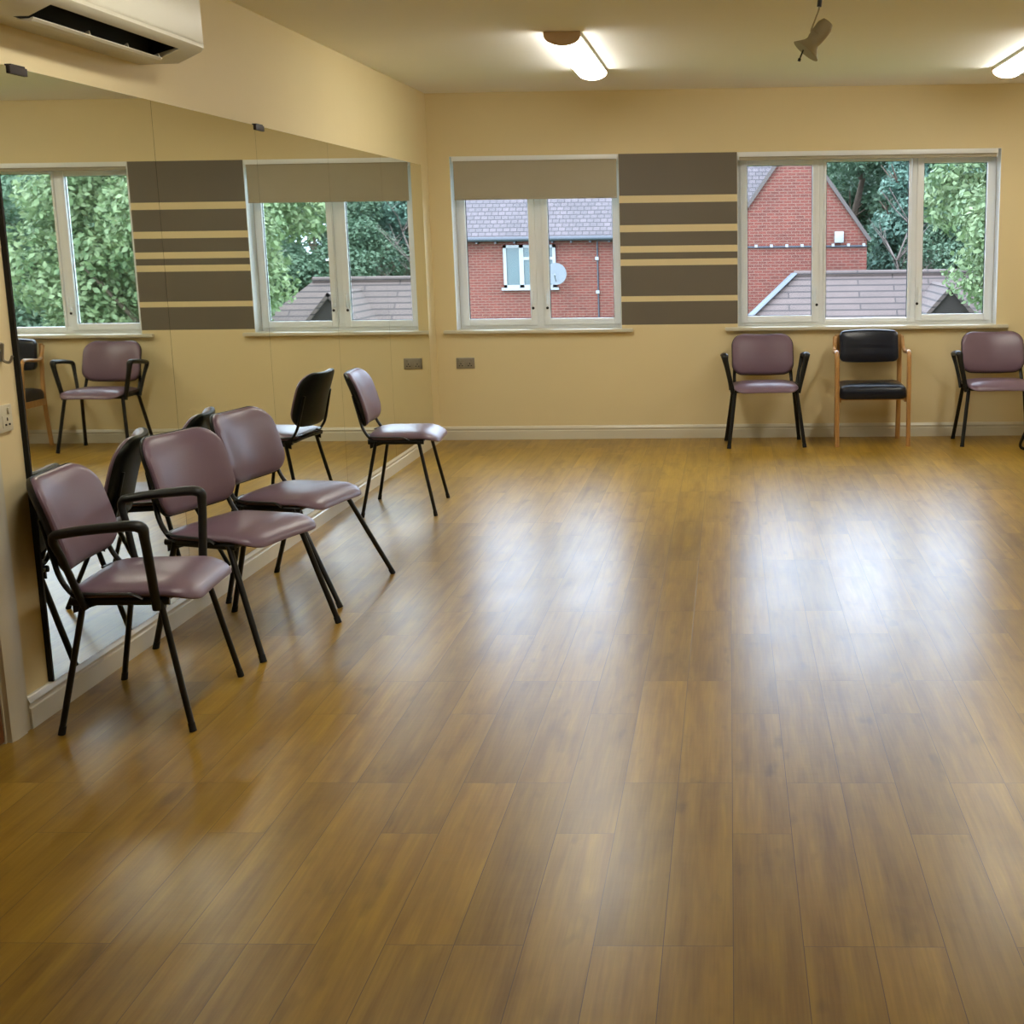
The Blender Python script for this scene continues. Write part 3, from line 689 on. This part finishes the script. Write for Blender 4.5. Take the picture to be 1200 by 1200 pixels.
# ------------------------------------------------------------------ sled-base chair cut off by the right edge
t = empty('sled_base_chair', (2.405, 9.80, 0), 0, label='black tube framed chair mostly cut off at the right edge, floor runner showing', category='chair')
bm = nb()
for s in (-1, 1):
    tube(bm, rounded([(-0.16, s*0.24, 0.43), (-0.21, s*0.24, 0.20), (-0.285, s*0.24, 0.011), (0.26, s*0.24, 0.011), (0.20, s*0.24, 0.44), (-0.10, s*0.24, 0.43)], [0.05, 0.06, 0.05, 0.04]), 0.011, n=10)
    tube(bm, rounded([(0.10, s*0.22, 0.435), (0.21, s*0.22, 0.445), (0.27, s*0.22, 0.82)], 0.05), 0.011, n=10)
for x, z in ((-0.10, 0.43), (0.15, 0.436)): tube(bm, [(x, -0.24, z), (x, 0.24, z)], 0.010, n=10)
obj('frame', bm, M['black_steel'], t)
bm = nb(); pad(bm, outline(0.20, 0.23, 0.06), [(0.02, 0), (0.0, 0.008), (0.002, 0.03), (0.02, 0.042), (0.08, 0.048), (0.18, 0.050)], lambda x, y, z: Vector((x+0.035, y, 0.443+z)))
obj('seat', bm, M['navy'], t)
bm = nb(); pad(bm, outline(0.22, 0.14, 0.06), [(0.02, 0), (0.0, 0.006), (0.002, 0.02), (0.02, 0.03), (0.08, 0.034), (0.13, 0.035)], lambda x, y, z: Vector((0.245+0.16*(y+0.1)-z-0.03, x, 0.70+y)))
obj('backrest', bm, M['navy'], t)

# ------------------------------------------------------------------ outside (this room is one floor up)
GZ = -3.6
bm = nb(); box(bm, -40, 60, D+T+0.5, 90, GZ-0.3, GZ); obj('ground', bm, M['grass'], smooth=False, kind='structure')

def tri_roof(bm, quad, th=0.12, mi=0):
    vs = [Vector(v) for v in quad]; n = (vs[1]-vs[0]).cross(vs[2]-vs[0]).normalized()
    if n.z < 0: n = -n
    A = [bm.verts.new(v) for v in vs]; B = [bm.verts.new(v-n*th) for v in vs]
    fs = [bm.faces.new(A), bm.faces.new(B[::-1])]+[bm.faces.new((A[i], B[i], B[(i+1) % len(vs)], A[(i+1) % len(vs)])) for i in range(len(vs))]
    for f in fs: f.material_index = mi

h = empty('brick_house', (0, 40, GZ), label='red brick house with steep gable and grey tiled roof across from the windows', category='house')
def hobj(name, bm, m, par=h, **k): 
    bmesh.ops.translate(bm, verts=bm.verts, vec=-Vector((0, 40, GZ))); return obj(name, bm, m, par, **k)
gl, gr, ga, ge = -0.10, 3.95, (1.93, 4.45), 1.66      # gable left, right, apex, eaves height
bm = nb(); prism(bm, [(gl, GZ), (gr, GZ), (gr, ge), (ga[0], ga[1]), (gl, ge)], 40, 40.3, 'Y')
box(bm, gr-0.3, gr, 40.3, 52, GZ, ge); box(bm, gl, gl+0.3, 40.3, 44, GZ, ge)
wall1 = hobj('gable_wall', bm, M['brick'], smooth=False)
bm = nb(); box(bm, -16, gl, 44, 44.3, GZ, 1.80); box(bm, -16, -15.7, 44.3, 52, GZ, 1.8); hobj('main_wall', bm, M['brick'], smooth=False)
sl = (ga[1]-ge)/(gr-ga[0]); 
bm = nb()
tri_roof(bm, [(gr+0.12, 39.88, ge-0.12*sl), (gr+0.12, 52.3, ge-0.12*sl), (ga[0], 52.3, ga[1]+0.05), (ga[0], 39.88, ga[1]+0.05)], 0.10)
tri_roof(bm, [(gl-0.12, 39.88, ge-0.12*sl), (gl-0.12, 48, ge-0.12*sl), (ga[0], 48, ga[1]+0.05), (ga[0], 39.88, ga[1]+0.05)], 0.10)
hobj('gable_roof', bm, M['verge'], smooth=False)
bm = nb(); tri_roof(bm, [(-16.3, 43.7, 1.66), (ga[0], 43.7, 1.66), (ga[0], 48.2, 5.9), (-16.3, 48.2, 5.9)], 0.12); tri_roof(bm, [(-16.3, 52.7, 1.66), (gr, 52.7, 1.66), (ga[0], 48.2, 5.9), (-16.3, 48.2, 5.9)], 0.12)
hobj('main_roof', bm, M['roof_tile'], smooth=False)
bm = nb(); tube(bm, [(-16.3, 43.62, 1.63), (gl-0.15, 43.62, 1.63)], (0.075, 0.075), n=10)
for k in range(24): box(bm, -14+k*0.6, -13.94+k*0.6, 43.7, 44, 1.50, 1.60)
hobj('gutter', bm, M['gutter'])
wf = nb()
X0, X1, Z0, Z1 = -7.17, -5.50, 0.11, 1.45
for (a, b, c_, d) in ((X0, X1, Z0, Z0+0.09), (X0, X1, Z1-0.09, Z1), (X0, X0+0.10, Z0, Z1), (X1-0.10, X1, Z0, Z1), (-6.66, -6.52, Z0, Z1), (-6.10, -5.98, Z0, Z1), (-6.52, -5.6, 0.98, 1.07)):
    box(wf, a, b, 43.90, 44.0, c_, d)
box(wf, X0-0.08, X1+0.08, 43.86, 44.0, Z0-0.08, Z0)
win = hobj('house_window', wf, M['white_ext'], smooth=False)
bm = nb(); box(bm, X0+0.1, X1-0.1, 43.95, 43.98, Z0+0.09, Z1-0.09); hobj('glazing', bm, M['ext_glass'], win, smooth=False)
# thin cables with pale clips
bm = nb(); tube(bm, [(0.0, 39.96, 1.31), (gr, 39.96, 1.30)], 0.028, n=6)
for k in range(9): box(bm, 0.3+k*0.44, 0.38+k*0.44, 39.92, 39.99, 1.30, 1.38, mi=1)
hobj('cable', bm, [M['gutter'], M['white_ext']])
bm = nb(); tube(bm, [(-3.4, 43.97, 1.54), (-4.17, 43.97, 1.54), (-4.17, 43.97, -2.0)], 0.025, n=6)
for z in (1.7, 0.95, -0.1): box(bm, -4.24, -4.13, 43.90, 43.96, z, z+0.1, mi=1)
hobj('cable', bm, [M['gutter'], M['white_ext']])
bm = nb(); box(bm, 3.02, 3.28, 39.86, 40, 1.40, 1.72, bev=0.02); hobj('alarm_box', bm, M['white_ext'])
d_ = empty('satellite_dish', (-5.42, 43.35, 0.55), label='round satellite dish on the brick house beside its white window', category='satellite dish')
bm = nb(); R0 = 0.34; rings = []
for k in range(7):
    r = R0*k/6 if k else 0.01; rings.append((r, 0.16*(r/R0)**2))
prof = [(r, z) for r, z in rings]+[(R0, 0.145)]+[(r, z-0.015) for r, z in rings[::-1]]
tube(bm, [(0, -z, 0) for r, z in prof], [(r, r) for r, z in prof], side=(1, 0, 0), n=28); obj('dish', bm, M['grey_dish'], d_)
bm = nb(); tube(bm, rounded([(0, 0, -0.02), (0, 0.2, -0.05), (0, 0.65, -0.05)], 0.08), 0.02, n=8); tube(bm, [(0, -0.02, -0.32), (0, -0.42, -0.06)], 0.012, n=6); tube(bm, [(0, -0.42, -0.06), (0, -0.36, -0.03)], 0.035, n=8)
obj('arm', bm, M['grey_dish'], d_)

# low tiled building in front
h2 = empty('low_building', (3.5, 37, GZ), label='low outbuilding with a long brown tiled roof and dark gable below the trees', category='building')
def lobj(name, bm, m, **k):
    bmesh.ops.translate(bm, verts=bm.verts, vec=-Vector((3.5, 37, GZ))); return obj(name, bm, m, h2, **k)
rz, ez = 0.55, -1.55; ey = 35.3
bm = nb()
tri_roof(bm, [(1.77, 38, rz), (6.9, 38, rz), (9.2, ey, ez), (-0.65, ey, ez)], 0.1); lobj('front_roof_slope', bm, M['low_tile'], smooth=False)
bm = nb(); tri_roof(bm, [(1.77, 38, rz), (-0.65, ey, ez), (-0.65, 39.6, ez)], 0.1); lobj('hip_roof_slope', bm, M['side_tile'], smooth=False)
bm = nb(); tri_roof(bm, [(6.9, 38, rz), (9.2, ey, ez), (9.2, 39.6, ez)], 0.1)
lobj('hip_roof_slope', bm, M['side_tile'], smooth=False)
bm = nb(); tube(bm, [(1.77, 38, rz+0.03), (6.9, 38, rz+0.03)], 0.09, n=8); lobj('ridge_tiles', bm, M['low_tile'])
bm = nb(); tube(bm, [(1.77, 37.97, rz+0.04), (-0.65, ey, ez+0.04)], (0.13, 0.04), side=(1, -0.5, 0.3), n=8); lobj('hip_flashing', bm, M['lead'])
ax_, az, fy = 5.52, 0.36, 34.6
bm = nb(); prism(bm, [(ax_-1.62, -1.5), (ax_+1.62, -1.5), (ax_, az-0.04)], fy+0.08, fy+0.25, 'Y'); lobj('gable_boards', bm, M['dark_clad'], smooth=False)
bm = nb()
for s in (-1, 1): tri_roof(bm, [(ax_, fy, az), (ax_, 37.8, az), (ax_+s*1.75, 36.6, az-2.0), (ax_+s*1.75, fy, az-2.0)], 0.09)
lobj('wing_roof_slope', bm, M['side_tile'], smooth=False)
bm = nb(); box(bm, -0.4, 9.0, 35.5, 38.0, GZ, ez+0.05); box(bm, ax_-1.55, ax_+1.55, fy+0.15, 35.6, GZ, -1.5); lobj('walls', bm, M['brick'], smooth=False)

# ------------------------------------------------------------------ trees
rng = np.random.default_rng(5)
def leaf_mesh(name, clumps, n, size, mat, droop=0.0):
    """leaves as folded quads spread through ellipsoid clumps (denser at the shell)"""
    cl = np.array(clumps); vol = cl[:, 3]*cl[:, 4]; pick = rng.choice(len(cl), n, p=vol/vol.sum())
    d = rng.normal(size=(n, 3)); d /= np.linalg.norm(d, axis=1)[:, None]
    r = rng.uniform(0.55, 1.05, n)[:, None]
    c = cl[pick, :3]+d*r*np.stack([cl[pick, 3], cl[pick, 3], cl[pick, 4]], 1)
    nrm = d*0.7+rng.normal(size=(n, 3))*0.7+np.array([0, 0, 0.5]); nrm /= np.linalg.norm(nrm, axis=1)[:, None]
    t = np.cross(nrm, rng.normal(size=(n, 3))); t /= np.linalg.norm(t, axis=1)[:, None]; b = np.cross(nrm, t)
    s = (size*rng.uniform(0.6, 1.3, n))[:, None]
    fold = nrm*s*0.18
    v = np.stack([c-t*s, c-b*s*0.55+fold, c+t*s, c+b*s*0.55+fold], 1).reshape(-1, 3)
    me = bpy.data.meshes.new(name); me.vertices.add(4*n); me.vertices.foreach_set('co', v.ravel())
    me.loops.add(4*n); me.loops.foreach_set('vertex_index', np.arange(4*n)); me.polygons.add(n)
    me.polygons.foreach_set('loop_start', np.arange(n)*4); me.polygons.foreach_set('loop_total', np.full(n, 4))
    me.update(); me.validate(); me.materials.append(mat); return me

def clumps_for(kind, rx, z0, z1, k):
    out = []
    zc, hz = (z0+z1)/2, (z1-z0)/2
    for i in range(k):
        if kind == 'conifer':
            f = rng.uniform(0, 1); rr = rx*(1-f)*0.85+0.15; a = rng.uniform(0, 2*PI)
            out.append((rr*0.6*math.cos(a), rr*0.6*math.sin(a), z0+f*(z1-z0), 0.35+rr*0.45, 0.35+rr*0.12))
        else:
            d = rng.normal(size=3); d /= np.linalg.norm(d); q = rng.uniform(0.35, 0.92)
            out.append((d[0]*rx*q, d[1]*rx*q, zc+d[2]*hz*q, rx*rng.uniform(0.20, 0.36), rx*rng.uniform(0.16, 0.30)))
    return out

def trunk_mesh(hgt, r, mat_key, branches=9, spread=1.6, seed=1):
    rd = random.Random(seed); bm = nb()
    pts = [Vector((0, 0, 0))]; 
    for i in range(1, 7): pts.append(Vector((rd.uniform(-.12, .12)*i, rd.uniform(-.12, .12)*i, hgt*i/6)))
    tube(bm, pts, [(r*(1-0.8*i/6), r*(1-0.8*i/6)) for i in range(7)], n=10)
    for k in range(branches):
        f = rd.uniform(0.35, 0.95); i = int(f*6); p = pts[i]; a = rd.uniform(0, 2*PI)
        L = spread*(1.2-f*0.7); q = p+Vector((math.cos(a)*L*0.5, math.sin(a)*L*0.5, L*0.5)); e = p+Vector((math.cos(a+.3)*L, math.sin(a+.3)*L, L*1.1))
        tube(bm, [p, q, e], [(r*0.35,)*2, (r*0.22,)*2, (r*0.06,)*2], n=7)
        for m_ in range(2):
            b2 = q.lerp(e, rd.uniform(0, .5)); tube(bm, [b2, b2+Vector((rd.uniform(-.6, .6), rd.uniform(-.6, .6), rd.uniform(.2, .7)))*L*0.5], [(r*0.14,)*2, (r*0.04,)*2], n=6)
    return bm

def make_tree(kind, rx, z0, z1, k, n, size, leaf, trunk_r, seed):
    t = empty('tree')
    obj('trunk', trunk_mesh((z1+z0)/2+(z1-z0)*0.2, trunk_r, 'bark', seed=seed, spread=rx*0.7), M['bark'], t)
    me = leaf_mesh('foliage', clumps_for(kind, rx, z0, z1, k), n, size, leaf)
    f = bpy.data.objects.new('foliage', me); COL.objects.link(f); f.parent = t
    return t
def put(t, x, y, rot, sc, label, group='trees beyond the windows'):
    t.location = (x, y, GZ); t.rotation_euler = (0, 0, rot); t.scale = (sc, sc, sc)
    t['label'] = label; t['category'] = 'tree'; t['group'] = group
A = make_tree('round', 3.4, 1.6, 9.6, 46, 52000, 0.080, M['leaf_bright'], 0.26, 1)
put(A, 7.2, 29.2, 0.4, 1.0, 'bright yellow green leafy tree close to the right pane of the wide window')
B_ = make_tree('round', 3.3, 1.0, 9.4, 44, 42000, 0.085, M['leaf_mid'], 0.26, 2)
put(B_, 13.3, 33.5, 1.1, 1.0, 'mid green round tree right of the bright tree, seen in the near mirror')
C_ = make_tree('conifer', 2.5, 0.6, 10.5, 60, 40000, 0.09, M['leaf_dark'], 0.22, 3)
put(C_, 6.3, 46.5, 0.0, 1.0, 'dark blue green conifer just beyond the brick gable in the middle pane')
for (src, x, y, r, s, l) in (
        (C_, 8.3, 50.5, 2.0, 1.05, 'dark conifer second from the brick gable behind the low roof'),
        (C_, 11.8, 47.0, 4.0, 1.0, 'dark conifer behind the bright yellow green tree'),
        (B_, 8.6, 44.0, 2.4, 0.82, 'smaller mid green tree standing just behind the low roof ridge'),
        (A, 17.6, 39.5, 2.0, 1.05, 'bright leafy tree at the far right, seen only in the near mirror'),
        (B_, 16.6, 50.0, 3.3, 1.15, 'mid green tree in the back row seen through the near mirror'),
        (C_, 20.5, 47.0, 5.0, 1.1, 'dark conifer at the right end of the back row'),
        (B_, 5.2, 57.0, 5.1, 1.3, 'mid green tree farthest back, above the conifers in the middle pane'),
        (C_, 14.2, 56.0, 1.0, 1.15, 'dark conifer farthest back behind the mid green trees'),
        (B_, 24.0, 54.0, 0.3, 1.2, 'mid green tree at the far right end of the back row'),
        (B_, 8.0, 66.0, 2.5, 1.5, 'tall round green tree far behind the middle window pane, nearer the gable'),
        (C_, 11.0, 64.0, 0.7, 1.3, 'tall dark conifer far behind the right window pane'),
        (C_, 3.9, 64.0, 3.7, 1.3, 'tall dark conifer rising farthest left behind the brick gable')):
    c_ = copy_tree(src); put(c_, x, y, r, s, l)
t = empty('bare_tree', (5.5, 43.3, GZ), label='pale bare branched tree in front of the dark conifers, middle window pane', category='tree')
obj('trunk', trunk_mesh(6.6, 0.07, 'pale', branches=22, spread=1.7, seed=11), M['pale_bark'], t)
# shrubs that close the view low down
S_ = leaf_mesh('shrub', clumps_for('round', 2.2, 0.2, 3.4, 26), 9000, 0.10, M['leaf_bright'])
so = bpy.data.objects.new('shrub', S_); COL.objects.link(so)
spots = [(10.8, 27.5, 'rounded pale green shrub at the foot of the bright tree'), (14.4, 28.6, 'rounded pale green shrub between the bright and mid green trees'),
         (12.4, 38.5, 'rounded pale green shrub at the right end of the low building'), (16.2, 34.0, 'rounded pale green shrub farthest right, seen in the near mirror')]
for i, (x, y, l) in enumerate(spots):
    o = so if i == 0 else so.copy()
    if i: COL.objects.link(o)
    o.location = (x, y, GZ); o.rotation_euler = (0, 0, i*1.3); o['label'] = l; o['category'] = 'shrub'; o['group'] = 'shrubs below the trees'

# ------------------------------------------------------------------ light
w = bpy.data.worlds.new('overcast'); SC.world = w; w.use_nodes = True
nt = w.node_tree; bg = nt.nodes['Background']
tc = N(nt, 'ShaderNodeTexCoord'); sp = N(nt, 'ShaderNodeSeparateXYZ'); nt.links.new(tc.outputs['Generated'], sp.inputs[0])
cr = N(nt, 'ShaderNodeValToRGB'); e = cr.color_ramp.elements
e[0].position = 0.0; e[0].color = (0.62, 0.77, 1.0, 1); e[1].position = 0.7; e[1].color = (0.68, 0.82, 1.0, 1)
nt.links.new(sp.outputs[2], cr.inputs[0]); nt.links.new(cr.outputs[0], bg.inputs[0]); bg.inputs[1].default_value = 11.0
sun = bpy.data.lights.new('sun', 'SUN'); sun.energy = 0.8; sun.angle = math.radians(25); sun.color = (1, 0.95, 0.86)
so_ = bpy.data.objects.new('sun', sun); COL.objects.link(so_); so_.rotation_euler = (math.radians(48), 0, math.radians(-25))

# ------------------------------------------------------------------ camera
f_px, yaw, pitch, roll, hc = 1600.0, 0.03575, 0.19717, -0.01334, 1.56
F = Vector((-math.sin(yaw)*math.cos(pitch), math.cos(yaw)*math.cos(pitch), -math.sin(pitch)))
R_ = Vector((math.cos(yaw), math.sin(yaw), 0)); U = R_.cross(F)
R2 = R_*math.cos(roll)+U*math.sin(roll); U2 = -R_*math.sin(roll)+U*math.cos(roll)
cam = bpy.data.cameras.new('camera'); co = bpy.data.objects.new('camera', cam); COL.objects.link(co)
co.matrix_world = Matrix(((R2.x, U2.x, -F.x, 0), (R2.y, U2.y, -F.y, 0), (R2.z, U2.z, -F.z, hc), (0, 0, 0, 1)))
cam.sensor_width = 36; cam.lens = 36*f_px/1200; cam.shift_x = -200/1200; cam.clip_end = 300
SC.camera = co
vs = SC.view_settings; vs.view_transform = 'Standard'; vs.look = 'None'; vs.gamma = 1; vs.use_curve_mapping = False
vs.exposure = -0.1
